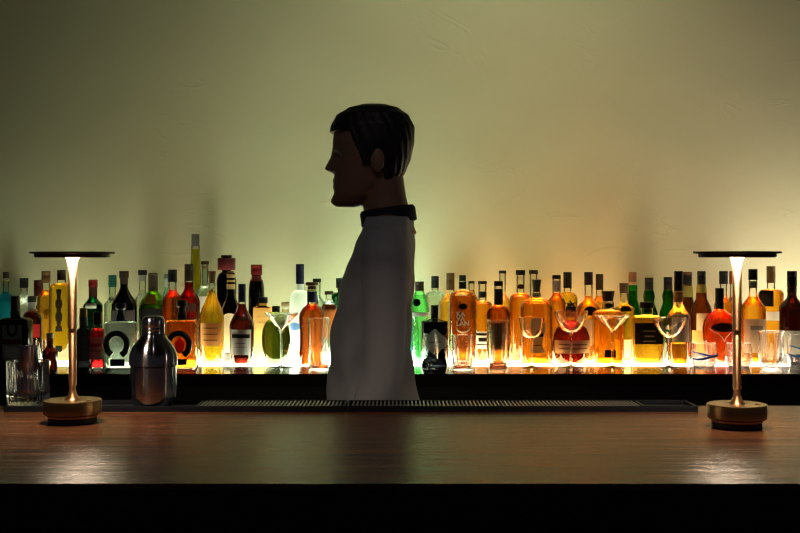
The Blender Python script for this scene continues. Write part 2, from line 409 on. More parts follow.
crystal = drink_glass_mat((0.97, 0.97, 1.0))
d = 2.038
def crystal_tumbler(px, d, R, H, label):
    t = thing('crystal_tumbler', label, 'tumbler', (PX(px, d), d, MAT_Z))
    bm = bmesh.new(); seg = 64
    outer = [(R * .93, 0), (R * .97, .002), (R * .98, .012), (R, H * .5), (R * 1.0, H - .001), (R * .985, H)]
    inner = [(R * .93, H), (R * .92, H - .002), (R * .89, .022), (R * .80, .016), (R * .3, .0155)]
    rings = []
    for k, (r, z) in enumerate(outer + inner):
        ring = []
        for i in range(seg):
            th = 2 * PI * i / seg
            q = r * (1 - (0.045 * abs(math.sin(th * 8)) if (1 <= k <= 3) else 0.0) - (.012 * math.cos(i * PI + z * 400) if k == 2 else 0))
            ring.append(bm.verts.new((q * math.cos(th), q * math.sin(th), z)))
        rings.append(ring)
    for a, b in zip(rings, rings[1:]):
        for i in range(seg): bm.faces.new((a[i], a[(i + 1) % seg], b[(i + 1) % seg], b[i]))
    bm.faces.new(rings[0][::-1]); bm.faces.new(rings[-1])
    link('cut_glass_cup', bm, crystal, t, sharp=0.25)
crystal_tumbler(28.3, 2.042, .0385, .078, 'faceted clear crystal tumbler on the bar mat near the table lamp')
t = thing('jigger', 'small steel jigger inside the cut crystal tumbler', 'jigger', (PX(28.3, 2.042), 2.042, MAT_Z + .0160))
bm = bmesh.new(); lathe(bm, [(.017, 0), (.0175, .001), (.012, .030), (.0075, .036), (.0085, .041), (.0145, .049), (.0176, .060), (.0180, .0895), (.0172, .090), (.0165, .061), (.006, .048)], 40); link('cup_body', bm, steel, t)
bm = bmesh.new(); lathe(bm, [(.0082, .0355), (.0088, .037), (.0088, .040), (.0082, .0415)], 32); link('collar', bm, steel, t)

# ------------------------------------------------------------------ bottles
CL = (0.93, 0.95, 0.92); PALE = (0.80, 0.88, 0.80); GRN = (0.10, 0.32, 0.09); DGRN = (0.025, 0.085, 0.03); BRN = (0.22, 0.09, 0.03); BLK = (0.02, 0.02, 0.02); OLV = (0.22, 0.24, 0.07)
AMB = (0.93, 0.50, 0.04); DAMB = (0.55, 0.15, 0.008); GOLD = (0.96, 0.64, 0.06); YEL = (0.97, 0.73, 0.04); RED = (0.50, 0.008, 0.010); ORED = (0.80, 0.12, 0.01); ORA = (0.93, 0.42, 0.02); COG = (0.15, 0.012, 0.006); WAT = (0.93, 0.96, 0.92)
K = (0.010, 0.010, 0.011); NAVY = (0.012, 0.018, 0.06); CREAM = (0.80, 0.74, 0.58); WHITE = (0.85, 0.85, 0.82); TAN = (0.55, 0.36, 0.16); MAR = (0.11, 0.012, 0.015); DBR = (0.05, 0.025, 0.012); GREY = (0.25, 0.25, 0.25); GLD = (0.55, 0.38, 0.10); SIL = (0.26, 0.26, 0.25)
BOTTLES = []
GROUP = 'bottles on the lit back shelf'

def bt(cx, D, top, cw, ct, nw, nk, w, sh, label, cap=K, glass=CL, liq=AMB, fill=None, p=2.0, bw=None, n=2, df=1.0,
       foils=(), labels=(), bands=(), name='liquor_bottle', pts=None, cap_kind='cap', frost=None, scatter=0.16, extra=None, capn=2):
    s = D / F
    z = lambda y: PZ(y, D) - SHELF_Z
    root = thing(name, label, 'bottle', (PX(cx, D), D, SHELF_Z), GROUP)
    W, NW = w * s / 2, nw * s / 2
    B = (bw or w) * s / 2
    if pts:
        prof = [(r * s, z(y)) for r, y in pts]
        prof = [(prof[0][0] * .93, 0.0), (prof[0][0], 0.005)] + [q for q in prof if q[1] > 0.012]
    else:
        prof = [(B * .92, 0.0), (B, 0.006), (W, max(z(sh), 0.012))]
        for k in range(1, 13):
            u = k / 12.0
            if p == 'S': f = 0.5 + 0.5 * math.cos(PI * u)
            else: f = max(0.0, 1 - u ** p) ** (1.0 / p)
            prof.append((NW + (W - NW) * f, z(sh) + (z(nk) - z(sh)) * u))
    zc = z(ct)
    if prof[-1][1] < zc - 0.001: prof.append((NW, zc))
    prof = [q for i, q in enumerate(prof) if i == 0 or q[1] > prof[i - 1][1] + 1e-5 ]
    bm = bmesh.new(); lathe(bm, prof, 32, n, df)
    link('glass', bm, frosted_mat(frost) if frost else glass_mat(glass), root)
    if liq:
        fz = z(fill) if fill else z(nk)
        fz = min(fz, zc - 0.004)
        inn = [(max(prof[0][0] - .004, .002), .007)] + [(max(r - .0030, .002), zz) for r, zz in prof if .009 < zz < fz - .001] + [(max(interp(prof, fz) - .0030, .002), fz)]
        bm = bmesh.new(); lathe(bm, inn, 28, n, df); link('liquor', bm, liquid_mat(liq, scatter), root)
    # closure
    h = z(top) - zc; R = cw * s / 2
    if h > 0.0005:
        bm = bmesh.new()
        if cap_kind == 'cap':
            q = min(.0018, h * .2); lathe(bm, [(R * .985, zc), (R, zc + q * .5), (R, zc + h * .62), (R * .975, zc + h * .64), (R * .975, zc + h * .66), (R, zc + h * .68), (R, z(top) - q), (R - q, z(top))], 28, capn)
        elif cap_kind == 'taper':
            lathe(bm, [(R * .72, zc), (R * .74, zc + h * .05), (R * .98, z(top) - h * .08), (R, z(top) - h * .04), (R * .95, z(top))], 28, capn)
        elif cap_kind == 'stopper':
            lathe(bm, [(NW * .9, zc), (NW * .95, zc + h * .35), (R * .55, zc + h * .4), (R * .96, zc + h * .55), (R, zc + h * .75), (R * .95, zc + h * .95), (R * .8, z(top))], 32, capn)
        elif cap_kind == 'ridged':
            pr = [(R * .97, zc)]
            for k in range(5):
                a = zc + h * (k + .1) / 5; b = zc + h * (k + .9) / 5
                pr += [(R, a), (R, b), (R * .9, b + h * .02), (R * .9, b + h * .09)]
            lathe(bm, pr[:-1], 28)
        link('stopper' if cap_kind in ('stopper', 'taper') else 'cap', bm, pbr('bottle_cap', tuple(x * .5 for x in cap), 0.5, spec=.25), root)
    for (ya, yb, col) in foils:
        zs = [z(yb) + (z(ya) - z(yb)) * k / 6 for k in range(7)]
        pr = [(interp(prof, q) + .0007, q) for q in zs]
        bm = bmesh.new(); lathe(bm, pr, 28, n, df); link('neck_foil', bm, pbr('foil', tuple(x * .7 for x in col), 0.5, spec=.3), root)
    for L in labels:
        ya, yb, col, a = L[:4]
        bm = bmesh.new(); wrap(bm, prof, z(yb), z(ya), a, .0009, n, df, shape=L[4] if len(L) > 4 else None, nz=16 if len(L) > 4 else 6, na=20 if len(L) > 4 else 14)
        link('label', bm, paper_mat(col), root)
    lab = [o for o in root.children if o.name.startswith('label')]
    for L in bands:
        ya, yb, col, a = L[:4]
        bm = bmesh.new(); wrap(bm, prof, z(yb), z(ya), a, .0016, n, df, nz=16 if len(L) > 4 else 3, na=24 if len(L) > 4 else 14, shape=L[4] if len(L) > 4 else None, a0=L[5] if len(L) > 5 else 0.0)
        link('print_or_reflection_band', bm, paper_mat(col, .15), root)  # mostly print; some bands paint a dark reflection instead
    if extra: extra(root, prof, z, s)
    BOTTLES.append((label, PX(cx, D), D, max(r for r, _ in prof) , max(r for r, _ in prof) * df))
    return root

oval = lambda u, v: u * u + v * v < 1
diamond = lambda u, v: abs(u) + abs(v) < 1.0
arch = lambda u, v: v < 0.1 or u * u + ((v - .1) / .9) ** 2 < 1
ring = lambda u, v: 0.42 < u * u + v * v < 1
horseshoe = lambda u, v: (0.36 < u * u + (max(v, -0.1) + 0.1 if v > -.1 else 0) ** 2 < 1.0) if v > -0.1 else (0.6 < abs(u) < 1.0 - 0.12 * (-v))
FR, RA, RB, RC, RD = 3.605, 3.775, 3.872, 3.968, 4.062

def horse_shoe_part(cx_px, y0, y1, col, inner=None):
    def f(root, prof, z, s):
        zc, R = (z(y0) + z(y1)) / 2 + .004, (y1 - y0) * s / 2
        r0 = interp(prof, z((y0 + y1) / 2))
        bm = bmesh.new(); path = []
        for k in range(25):
            a = math.radians(-62 + 304 * k / 24)
            path.append((R * .80 * math.cos(a), -r0 - .001, zc + R * .88 * math.sin(a)))
        tube(bm, path, [R * .24] * 25, 10); link('horseshoe_emblem', bm, pbr('black_enamel', K, 0.35), root)
        if inner:
            bm = bmesh.new(); wrap(bm, prof, zc - R * .7, zc + R * .5, .36, .001, 5, 0.8, nz=12, na=12, shape=oval); link('label', bm, paper_mat(inner), root)
    return f

# --- left run, standing at the front of the shelf
bt(15.5, FR, 296, 9, 311, 9, 317, 31, 322, 'square dark green bottle with round emblem label, behind the crystal tumbler', glass=DGRN, liq=(0.10, 0.03, 0.01), fill=330, n=6, df=.62, p=2.2,
   labels=[(319, 359, (0.48, 0.50, 0.42), .78)], bands=[(321, 336, K, .50, ring), (338.5, 343.5, (0.22, 0.01, 0.01), .74), (346, 357, (0.66, 0.67, 0.60), .62)], foils=[(311, 315, (0.02, 0.06, 0.03))])
bt(50, FR, 333, 7, 338, 6, 345, 15, 352, 'small dark amber bottle in front of the yellow stag bottle', cap=CREAM, glass=BRN, liq=(.2, .08, .03), p='S')
bt(83.3, FR, 308, 7.5, 317, 7.5, 328, 13.6, 333, 'small charcoal grey bottle with gold cap near the table lamp stem', cap=GLD, glass=(.10, .10, .11), liq=(.2, .2, .2), fill=335, foils=[(317, 326, (.10, .12, .15))], labels=[(336, 361, (.22, .22, .23), 1.2)], bands=[(343, 345.5, (.16, .18, .25), .7), (348, 349, (.15, .15, .16), .6)])
bt(97.5, FR, 312, 8, 325, 8, 328, 14.3, 335, 'small red bottle with white label beside the charcoal grey bottle', glass=CL, liq=RED, fill=328, labels=[(337, 359, (.50, .46, .44), 1.25)], bands=[(343, 346, (.30, .02, .02), .8), (350, 351, (.2, .15, .15), .7)], foils=[(316, 325, DBR)])
bt(120.6, FR, 303, 11, 315, 7.5, 320, 31, 325, 'square clear bottle with black horseshoe emblem and blue stopper', cap=(.02, .06, .12), glass=PALE, liq=WAT, n=5, df=.8, p=3, cap_kind='stopper', foils=[(315, 321, (.03, .10, .18))],
   bands=[(358, 365, (.02, .06, .11), .52)], extra=horse_shoe_part(118.5, 332, 357.5, K))
bt(182, FR, 300, 11, 313, 8, 319, 31, 324, 'square amber bottle with black horseshoe emblem beside the cocktail shaker', glass=CL, liq=ORA, n=5, df=.8, p=3, cap_kind='stopper', foils=[(313, 320, K)],
   bands=[(358, 364, (.05, .012, .01), .52)], extra=horse_shoe_part(181, 332, 357.5, K, (.75, .10, .03)))

# --- left run, behind
bt(6, RD, 272, 6, 278, 6, 290, 22, 303, 'bottle of bright turquoise liqueur at the shelf end', cap=DBR, liq=(0.04, 0.66, 0.88), fill=292, p='S', foils=[(280, 281, GLD)], scatter=.8)
bt(24, RC, 278, 8.5, 288, 7, 294, 19, 310, 'clear bottle with square black cap above the round emblem bottle', liq=WAT, p='S')
bt(32, RB - .02, 296, 8.5, 302, 7.5, 311, 19, 320, 'dark red bottle with black cap and silver neck', liq=COG, foils=[(302, 309, SIL)], labels=[(324, 337, (.30, .02, .02), 1.2)])
bt(38.5, RD, 280, 9, 296, 8, 305, 18, 312, 'bottle with long maroon capsule and cream arched label', cap=MAR, liq=AMB, p='S', foils=[(296, 299, GLD)], labels=[(309, 340, CREAM, 1.3, arch)])
bt(46, RC, 271, 9, 283, 8, 290, 17, 299, 'slim amber bottle with gold brown capsule', cap=(.22, .12, .04), liq=AMB, p='S', foils=[(278, 280, GLD)])
bt(61.5, RB - .03, 270, 8.5, 280, 9, 283, 25, 293, 'broad shouldered yellow bottle with dark stag shaped label behind lamp stem', cap=DBR, liq=(.96, .62, .03), fill=284, p=2.4, df=.7, scatter=.3,
   bands=[(289, 331, (.03, .02, .012), .42, lambda u, v: abs(u) < .38 + .55 * abs(math.sin(v * 5.0)) * (1 if v < .5 else .5)), (345, 351, K, .35)])
bt(93, RB, 279.5, 9, 287, 8, 297, 19, 306, 'green bottle with bright red cap', cap=(.35, .015, .015), glass=(.03, .25, .13), liq=(.10, .45, .25), p='S', foils=[(287, 297, (.06, .015, .012))], bands=[(303, 308, (.55, .58, .5), .6)])
bt(124, RB, 271, 9.5, 278, 7.5, 286, 25, 306, 'tall black glass wine bottle behind the clear horseshoe bottle', cap=DBR, glass=(.04, .035, .025), liq=(.06, .03, .02), p='S', name='wine_bottle', labels=[(310, 340, (.06, .05, .05), 1.2)], foils=[(278, 284, (.04, .03, .025))])
bt(112.5, RD, 275, 8, 287, 6.5, 297, 17, 305, 'pale clear bottle with teal cap behind the black wine bottle', cap=(.006, .10, .085), glass=PALE, liq=WAT, p='S')
bt(142.5, RD, 270, 9, 275, 7, 290, 15, 302, 'clear bottle with black cap and grey collar behind the shaker', liq=WAT, p='S', foils=[(275, 281, GREY)])
bt(153, RC - .02, 273, 9.5, 281, 9, 288, 28, 306, 'olive green wine bottle with golden shoulder label above the shaker', cap=(.10, .08, .06), glass=(.38, .52, .08), liq=(.36, .50, .05), p='S', name='wine_bottle', foils=[(281, 290, (.05, .035, .02))], bands=[(294, 303, (.40, .18, .05), .5), (308, 318, K, 1.0)])
bt(167.5, RD, 274, 6.5, 278, 6, 289, 13, 299, 'slim pale teal bottle with grey cap', cap=GREY, glass=(.55, .85, .80), liq=WAT, p='S', foils=[(279, 287, (.35, .45, .42))])
bt(172.5, RB - .06, 269.5, 9, 282, 8, 290, 20, 300, 'orange bottle with tall black cap', liq=ORED, p='S', scatter=.3)
bt(189, RB, 264, 9, 281, 9, 287, 22, 302, 'round shouldered bright red bottle with long dark cap', cap=DBR, liq=RED, fill=282, p='S', scatter=.32, bands=[(303, 311, (.05, .02, .02), .8)])
bt(195.5, RD, 234, 8, 246, 8.6, 249, 17, 358, 'very tall slender yellow bottle with ridged silver cap', cap=SIL, liq=(.99, .90, .06), fill=249, p=1.0, cap_kind='ridged', scatter=1.3)
bt(205, RC, 261, 8, 264.5, 6.5, 286, 18, 297, 'clear long necked bottle with thin brown cap', cap=DBR, glass=PALE, liq=WAT, fill=288, p=2, foils=[(266, 268.5, (.22, .16, .1))], frost=None, labels=[(296, 312, WHITE, 1.2)])
bt(212, RA, 271, 8, 283, 7, 288, 24, 318, 'bright golden bottle with cork stopper and tan label', cap=(.24, .11, .03), liq=(.98, .70, .05), fill=291, p='S', bw=23, cap_kind='taper', scatter=.5, labels=[(322.5, 345, (.75, .45, .18), 1.0)], bands=[(327, 327.8, DBR, .6), (333, 333.8, DBR, .6), (339, 339.8, DBR, .6)])
bt(226.5, RC + .045, 255, 11, 257.5, 9, 272, 20, 285, 'black oval bottle with wide maroon stopper', cap=MAR, glass=(.03, .02, .02), liq=(.05, .03, .02), p=2.2, df=.6, foils=[(258, 269.5, MAR)],
   extra=lambda r, prof, z, s: (lambda bm: (lathe(bm, [(8.6 * s, z(270)), (9 * s, z(269)), (9 * s, z(258.6)), (8.6 * s, z(258))], 32), link('collar', bm, pbr('bottle_cap', MAR, .38), r)))(bmesh.new()))
bt(231, RB, 271, 7, 273, 8, 292, 18, 312, 'dark brown bottle with beige ringed neck and cream label', cap=TAN, glass=BRN, liq=(.35, .12, .03), p='S', foils=[(274, 278, TAN), (280, 282, GLD), (284, 289, TAN)], labels=[(318, 352, (.82, .72, .55), 1.1)], bands=[(313, 320, CREAM, .7, oval)])
bt(242, RA - .02, 284, 7.6, 302, 7.6, 303, 25, 327, 'dark red cognac bottle with navy capsule and silver label', cap=NAVY, liq=COG, p='S', bw=23, fill=304, labels=[(329, 354, (.62, .62, .60), .93)], bands=[(333.5, 337.5, K, .78), (342, 343, GREY, .4), (346, 346.6, GREY, .6), (316, 320, (.10, .06, .03), .35, oval)], name='cognac_bottle')
def wire_loop(root, prof, z, s):
    bm = bmesh.new(); tube(bm, [(-3 * s, -.002, z(276)), (-6 * s, -.006, z(279)), (-6.6 * s, -.008, z(288)), (-5.8 * s, -.008, z(296)), (-4 * s, -.008, z(297))], .0012, 8)
    link('wire_bail', bm, pbr('copper_wire', (.45, .15, .06), .35, 1.0), root)
bt(256.5, RC + .02, 264.5, 11.5, 275, 9.5, 279, 16, 300, 'black bottle with rounded red swing top and wire bail', cap=(.28, .012, .012), glass=(.03, .025, .02), liq=None, p=2.5, extra=wire_loop, foils=[(276, 281, (.2, .015, .012))])
bt(263, RB + .005, 297, 9.5, 303, 8, 306.5, 19, 309, 'tan paper wrapped bottle with black cap', liq=None, frost=(.78, .54, .24), p=3, n=4, df=.8, bands=[(305.5, 307.5, K, .9), (316, 317, TAN, .6), (322, 323, TAN, .6)])
bt(276, RA - .01, 306, 8, 315, 8, 319, 29, 340, 'rounded dark green flask shaped bottle behind the martini glass', glass=(.36, .42, .16), liq=(.55, .55, .2), fill=322, p=2, df=.5,
   pts=[(9, 363), (12, 357), (14, 348), (14.5, 338), (13.5, 329), (10.5, 322), (6, 318.5), (4, 317)])
bt(285.5, RB + .055, 302, 8.5, 305.5, 7, 313, 15, 322, 'small bottle with cream cap above the green flask bottle', cap=TAN, glass=PALE, liq=WAT, p='S', foils=[(306.5, 309, CREAM), (310, 313, TAN)])
bt(300, RB - .012, 264, 8.2, 284, 7.5, 290, 21, 304, 'frosted white bottle with long navy capsule', cap=NAVY, frost=(.90, .93, .90), liq=None, p=2, bands=[(322, 330, (.20, .38, .80), .6, oval, -.45)])
bt(312, RA - .04, 282, 13, 289, 9.5, 303, 27, 320, 'waisted deep orange brandy bottle with broad cork stopper', cap=(.20, .08, .03), liq=(.52, .085, .006), fill=306, p=2, cap_kind='stopper', foils=[(291.5, 302, NAVY), (289.5, 291, GLD)], scatter=.2,
   pts=[(13, 363), (13, 352), (12, 340), (12.6, 326), (13.2, 318), (12.5, 313), (9.5, 308), (5.6, 305), (4.7, 303), (4.7, 290)], name='brandy_bottle')
bt(317, RC, 278.5, 8.5, 282, 7, 295, 17, 305, 'clear bottle with flat black cap behind the orange brandy bottle', liq=WAT, p='S', glass=PALE, bands=[(296, 304, NAVY, .25)])
bt(329, RB + .02, 291, 9, 294.5, 7, 299, 17, 309, 'clear bottle with brown cap and reddish label behind the tall tumbler', cap=DBR, liq=WAT, p='S', labels=[(304, 340, (.45, .12, .03), 1.2)])
bt(341.5, RC, 278, 11, 288, 8, 292, 22, 298, 'deep green bottle partly hidden behind the walking person', cap=(.01, .03, .025), glass=(.02, .36, .20), liq=(.05, .60, .38), p=2.5, scatter=.3, foils=[(288.5, 290.5, (.03, .3, .18))])

# --- middle and right run
bt(410, RB, 302, 8, 311, 7, 316, 18, 325, 'pale teal blue bottle tucked behind the bright green bottle', cap=(.02, .1, .12), glass=(.35, .75, .80), liq=(.4, .8, .85), p='S', scatter=.3)
bt(419.5, RA + .012, 281.5, 9, 291, 9, 292, 19, 305, 'bright green bulb topped bottle with round dark seal', cap=(.14, .11, .08), glass=(.55, .95, .58), liq=(.62, .96, .66), fill=295, scatter=.35,
   pts=[(8.0, 363), (7.0, 330), (6.8, 320), (9.3, 315.5), (9.8, 310), (9, 303), (6.5, 296), (4.6, 292), (4.5, 291)], bands=[(298.5, 306, K, .45, oval, -.35), (312, 316, (.35, .33, .28), 1.4)])
bt(434.5, RA - .085, 305, 7.8, 312, 7.5, 318, 27, 322, 'squat black bottle with large silver diamond label', glass=(.015, .015, .02), liq=None, p='S', labels=[(328.5, 354, (.66, .68, .60), 1.25, diamond)], bands=[(340.5, 342, GREY, .45)], foils=[(312, 316, K)])
bt(435, RD, 276, 7.6, 288, 7, 291, 22, 300, 'clear bottle with black and gold cap behind the diamond label bottle', glass=PALE, liq=WAT, p=2, foils=[(286, 288.5, GLD)])
bt(450.5, RC, 273, 8.2, 290, 8, 293, 24, 304, 'golden bottle with long brown capsule', cap=(.13, .07, .02), liq=GOLD, fill=294, p='S', scatter=.28)
def kava(root, prof, z, s):
    m = paper_mat((.90, .80, .70), .3); r0 = 13.75 * s * .92
    for body, yy, sz in (('KA', 313.6, 6.4), ('VA', 318.2, 6.4), ('LAN', 323.0, 6.8)):
        text_obj('lettering', body, sz * s, m, root, (-.5 * s if len(body) == 3 else -2.6 * s, -r0 - .0012, z(yy)), .0006)
    bm = bmesh.new(); tube(bm, [(15 * s * .47 * math.sin(a), -r0 * math.cos(a * .4) - .0012, z(326) - 5.5 * s * math.cos(a * 1.0)) for a in [-1.45 + 2.9 * k / 16 for k in range(17)]], .0019, 6)
    link('emblem_arc', bm, m, root)
bt(462.5, RA, 275, 7, 281, 7, 290, 27.5, 299, 'tall amber whisky bottle with white three-line lettering', cap=(.10, .13, .12), liq=DAMB, fill=296, p=2, n=3, df=.92, scatter=.28, foils=[(282, 288.5, K)], bands=[(303, 309, K, .30, oval)], extra=kava, name='whisky_bottle')
bt(471.5, RD, 281, 6.4, 283.5, 6, 290, 16, 304, 'slim amber bottle with small black cap behind the lettered whisky bottle', liq=AMB, p='S')
bt(482.5, RB, 281, 9, 284, 8, 301, 19, 305, 'amber bottle with flat black cap and black banded white labels', liq=ORA, fill=304, p=2, foils=[(291.5, 297.5, K)], labels=[(331, 348, WHITE, 1.0)], bands=[(332.5, 335, K, .8), (337, 341, K, .5), (343.5, 344.5, K, .7)], scatter=.28)
bt(498.5, RA - .03, 281, 9, 286, 8.4, 305, 24, 316, 'dark amber bottle with black cap and black neck behind the highball glass', liq=DAMB, fill=307, p=2, foils=[(289, 304.5, K)], labels=[(322, 350, (.14, .05, .02), .9)])
bt(502.5, RC, 270.5, 7.6, 273.5, 6.5, 292, 17, 304, 'pale amber bottle with small black cap standing tall', liq=GOLD, fill=300, p='S')
bt(520.5, RB, 270, 9.6, 275, 8, 293, 23, 302, 'big amber bottle with black cap and dark seal on neck', liq=ORA, fill=297, p=2, bands=[(284, 289, (.08, .02, .01), .9, oval), (278, 279, TAN, .8)], scatter=.28)
bt(533.5, RD, 270, 9.2, 274, 7.5, 296, 20, 305, 'amber bottle with black cap just behind the glass stoppered whisky bottle', liq=AMB, fill=299, p=2, bands=[(284, 287, GLD, .5)])
bt(536.5, RA - .02, 279.5, 9.5, 292, 8, 298, 32, 309, 'broad amber whisky bottle with conical glass stopper and torn grey label', cap=(.16, .15, .12), liq=AMB, fill=303, p=2.2, df=.72, cap_kind='taper', scatter=.25, foils=[(293, 297, (.3, .27, .2))],
   labels=[(318, 352, (.50, .44, .33), .66, lambda u, v: abs(u) < .78 + .2 * math.sin(v * 4))], bands=[(332, 336, K, .22, None, .22), (344, 345, DBR, .3)], name='whisky_bottle')
bt(556.5, RB + .01, 275, 8.6, 279, 8, 293, 18, 303, 'amber bottle with black cap and grey neck label', liq=ORA, fill=293, p='S', foils=[(280.5, 291.5, GREY)], scatter=.28)
bt(567.5, RC + .02, 272, 8.4, 288, 7.5, 292, 20, 300, 'yellow bottle with long black capsule behind the horse stopper bottle', liq=YEL, p=2, scatter=.25)
def horse(root, prof, z, s):
    bm = bmesh.new(); zz = lambda y: z(y)
    body = [(-3.0, 306), (-1.5, 305.2), (1.2, 305.0), (2.6, 304.6)]
    tube(bm, [(x * s, 0, zz(y - 1)) for x, y in body], [1.0 * s, 1.5 * s, 1.4 * s, 1.0 * s], 10)
    tube(bm, [(-2.2 * s, 0, zz(305)), (-4.0 * s, 0, zz(303)), (-5.6 * s, 0, zz(303.6))], [1.1 * s, .8 * s, .5 * s], 8)
    tube(bm, [(-.6 * s, 0, zz(304.5)), (-.2 * s, 0, zz(301.6)), (-1.4 * s, 0, zz(300.6))], [1.1 * s, 1.0 * s, .8 * s], 8)
    tube(bm, [(2.4 * s, 0, zz(304)), (4.2 * s, 0, zz(302.4)), (6.0 * s, 0, zz(302.8))], [.6 * s, .5 * s, .25 * s], 8)
    for x0, x1 in ((-2.4, -4.6), (-1.6, -2.8), (1.8, 3.2), (2.4, 4.8)):
        tube(bm, [(x0 * s, 0, zz(304.8)), ((x0 * .4 + x1 * .6) * s, 0, zz(306.4)), (x1 * s, 0, zz(307.6))], [.7 * s, .5 * s, .35 * s], 8)
    tube(bm, [(0, 0, zz(305)), (0, 0, zz(309))], .8 * s, 8)
    link('horse_figure', bm, pbr('black_enamel', K, .35), root)
bt(571, RA - .005, 306.5, 11, 312, 13, 320, 38, 345, 'round dark red bottle with black horse figure stopper', liq=(.28, .018, .01), fill=327, p=2, name='whisky_bottle', scatter=.25, extra=horse, foils=[(312.5, 318, (.55, .34, .10))],
   pts=[(14, 364), (17.5, 357), (19, 346), (18.4, 336), (15.5, 328), (10, 323.5), (7, 321.5), (6.6, 319), (6.6, 312)], labels=[(339.5, 352, (.72, .62, .44), 1.15)], bands=[(343, 343.8, DBR, .8), (347, 347.8, DBR, .8)])
bt(588.5, RB - .005, 272, 8.6, 285, 8, 297, 23, 309, 'amber bottle with purple capsule and round black neck seal', cap=(.035, .01, .04), liq=AMB, fill=296, p='S', bands=[(306, 315, K, .55, oval)], labels=[(319, 345, (.70, .66, .50), 1.1)], scatter=.25)
bt(599.5, RC + .02, 274, 7.6, 290, 7.5, 296, 19, 304, 'amber bottle with black brown capsule between purple and squat dark stoppers', cap=(.04, .03, .015), liq=AMB, fill=296, p='S', scatter=.25)
bt(608, RA - .01, 291, 13.5, 301, 11, 310, 30, 315, 'square amber bottle with thick flared dark stopper behind a martini glass', cap=DBR, liq=ORA, fill=311, p=2.4, n=5, df=.8, cap_kind='taper', bands=[(303, 308, K, .7, oval), (349, 356.5, K, .42)], foils=[(302, 303, GLD)], scatter=.28)
bt(624, RB + .005, 283, 9, 293, 7.5, 303, 21, 309, 'yellow bottle with ridged grey brown cap and cream label', cap=(.20, .15, .10), liq=YEL, fill=304, p='S', cap_kind='ridged', labels=[(339, 357, (.88, .82, .62), 1.2)], bands=[(306, 311, K, .5)], scatter=.28)
bt(632.5, RD, 272, 8, 282, 10, 291, 20, 312, 'slender green bottle with salmon pink cap', cap=(.42, .20, .13), glass=(.10, .60, .08), liq=(.20, .70, .14), p='S', foils=[(282, 285, (.6, .42, .3))], pts=[(10, 358), (10, 316), (8, 308), (5.2, 300), (5.0, 292), (5.2, 288), (4.6, 284.5), (4.4, 282)], scatter=.25)
bt(649, RC, 277.5, 8.6, 290, 8, 291, 22, 318, 'green bulb necked bottle with black cap behind the flat amber flask', glass=(.12, .50, .08), liq=(.2, .60, .12), pts=[(9.3, 358), (9.3, 322), (8.4, 312), (5.6, 304), (5.2, 301), (5.9, 297), (5.4, 293), (4.4, 290)], scatter=.25)
bt(647, RA - .01, 302, 14, 308, 10.5, 315, 30.5, 320, 'wide amber bottle with black stopper and broad black label', liq=(.98, .62, .05), fill=317, p=2.5, n=5, df=.7, labels=[(322.5, 343.5, (.03, .02, .014), 1.0)], bands=[(330, 330.8, GLD, .5), (335, 336, TAN, .4), (340, 340.8, GLD, .5), (309.5, 312, DBR, .8)], scatter=.3)
bt(668, RC, 277, 8.6, 290, 8, 291, 22, 318, 'green bulb necked bottle with black cap beside the gold banded bottle', glass=(.11, .46, .08), liq=(.2, .56, .12), pts=[(9.3, 358), (9.3, 322), (8.4, 312), (5.6, 304), (5.2, 301), (5.9, 297), (5.4, 293), (4.4, 290)], scatter=.25)
bt(678.5, RA - .02, 271, 8.6, 291, 8.6, 303, 23, 318, 'whisky bottle with long black capsule and gold banded neck', liq=AMB, fill=343, p='S', glass=(.72, .62, .5), foils=[(292, 302, (.42, .16, .04)), (294, 297, GLD)], labels=[(314, 341, (.55, .52, .45), .8)], bands=[(323, 330, (.12, .10, .09), .3, oval)], name='whisky_bottle', scatter=.25)
bt(687.5, RC + .035, 272, 9, 284.5, 8.6, 290, 20, 310, 'brown bottle with brown topped black cap and olive neck', cap=K, glass=(.46, .30, .08), liq=(.45, .25, .05), foils=[(286, 297, (.22, .20, .04)), (272.6, 274.5, (.14, .06, .02))], pts=[(10, 358), (10, 318), (8.5, 308), (5.5, 299), (5.4, 292), (4.8, 287), (4.4, 284)], p='S')
bt(701.5, RB + .01, 271, 8.4, 284, 8, 290, 22, 312, 'amber brown bottle with black cap, yellow green neck and cream label', glass=(.60, .38, .12), liq=(.55, .28, .05), foils=[(285, 292.5, (.30, .28, .05))], pts=[(11, 361), (11, 316), (9.5, 307), (5.6, 299), (5.2, 292), (4.8, 288), (4.2, 284)], labels=[(313, 330, (.80, .68, .38), .7), (330, 352, (.78, .42, .12), 1.2)])
def wings(root, prof, z, s):
    bm = bmesh.new(); pts = []
    for u, y in ((-13, 328), (-9, 331.5), (-6, 332), (-4, 334.5), (-2, 336), (0, 341), (2, 336), (4, 334.5), (6, 332), (9, 331.5), (13, 328)):
        r = interp(prof, z(y)); x = u * s
        pts.append((x, -math.sqrt(max(r * r - x * x, 1e-6)) - .001, z(y)))
    tube(bm, pts, .0011, 6); link('wing_emblem', bm, paper_mat((.8, .76, .7), .2), root)
bt(719.5, RA, 288, 8.4, 309, 8.4, 311, 33, 323, 'bulbous orange red bottle with long black neck and wing outline', liq=(.80, .12, .006), fill=312, p='S', scatter=.34, extra=wings,
   pts=[(12.5, 362), (14, 352), (16, 340), (16.6, 328), (15.2, 320), (11, 314), (5.5, 310.5), (4.2, 309)], bands=[(322, 331, (.06, .02, .015), .75, oval)])  # dark oval band is a painted reflection on the upper body
bt(723.5, RC + .01, 271, 8.6, 284, 7, 296, 19, 305, 'amber bottle with square black cap behind the wing outline bottle', liq=ORA, fill=298, p='S', scatter=.25)
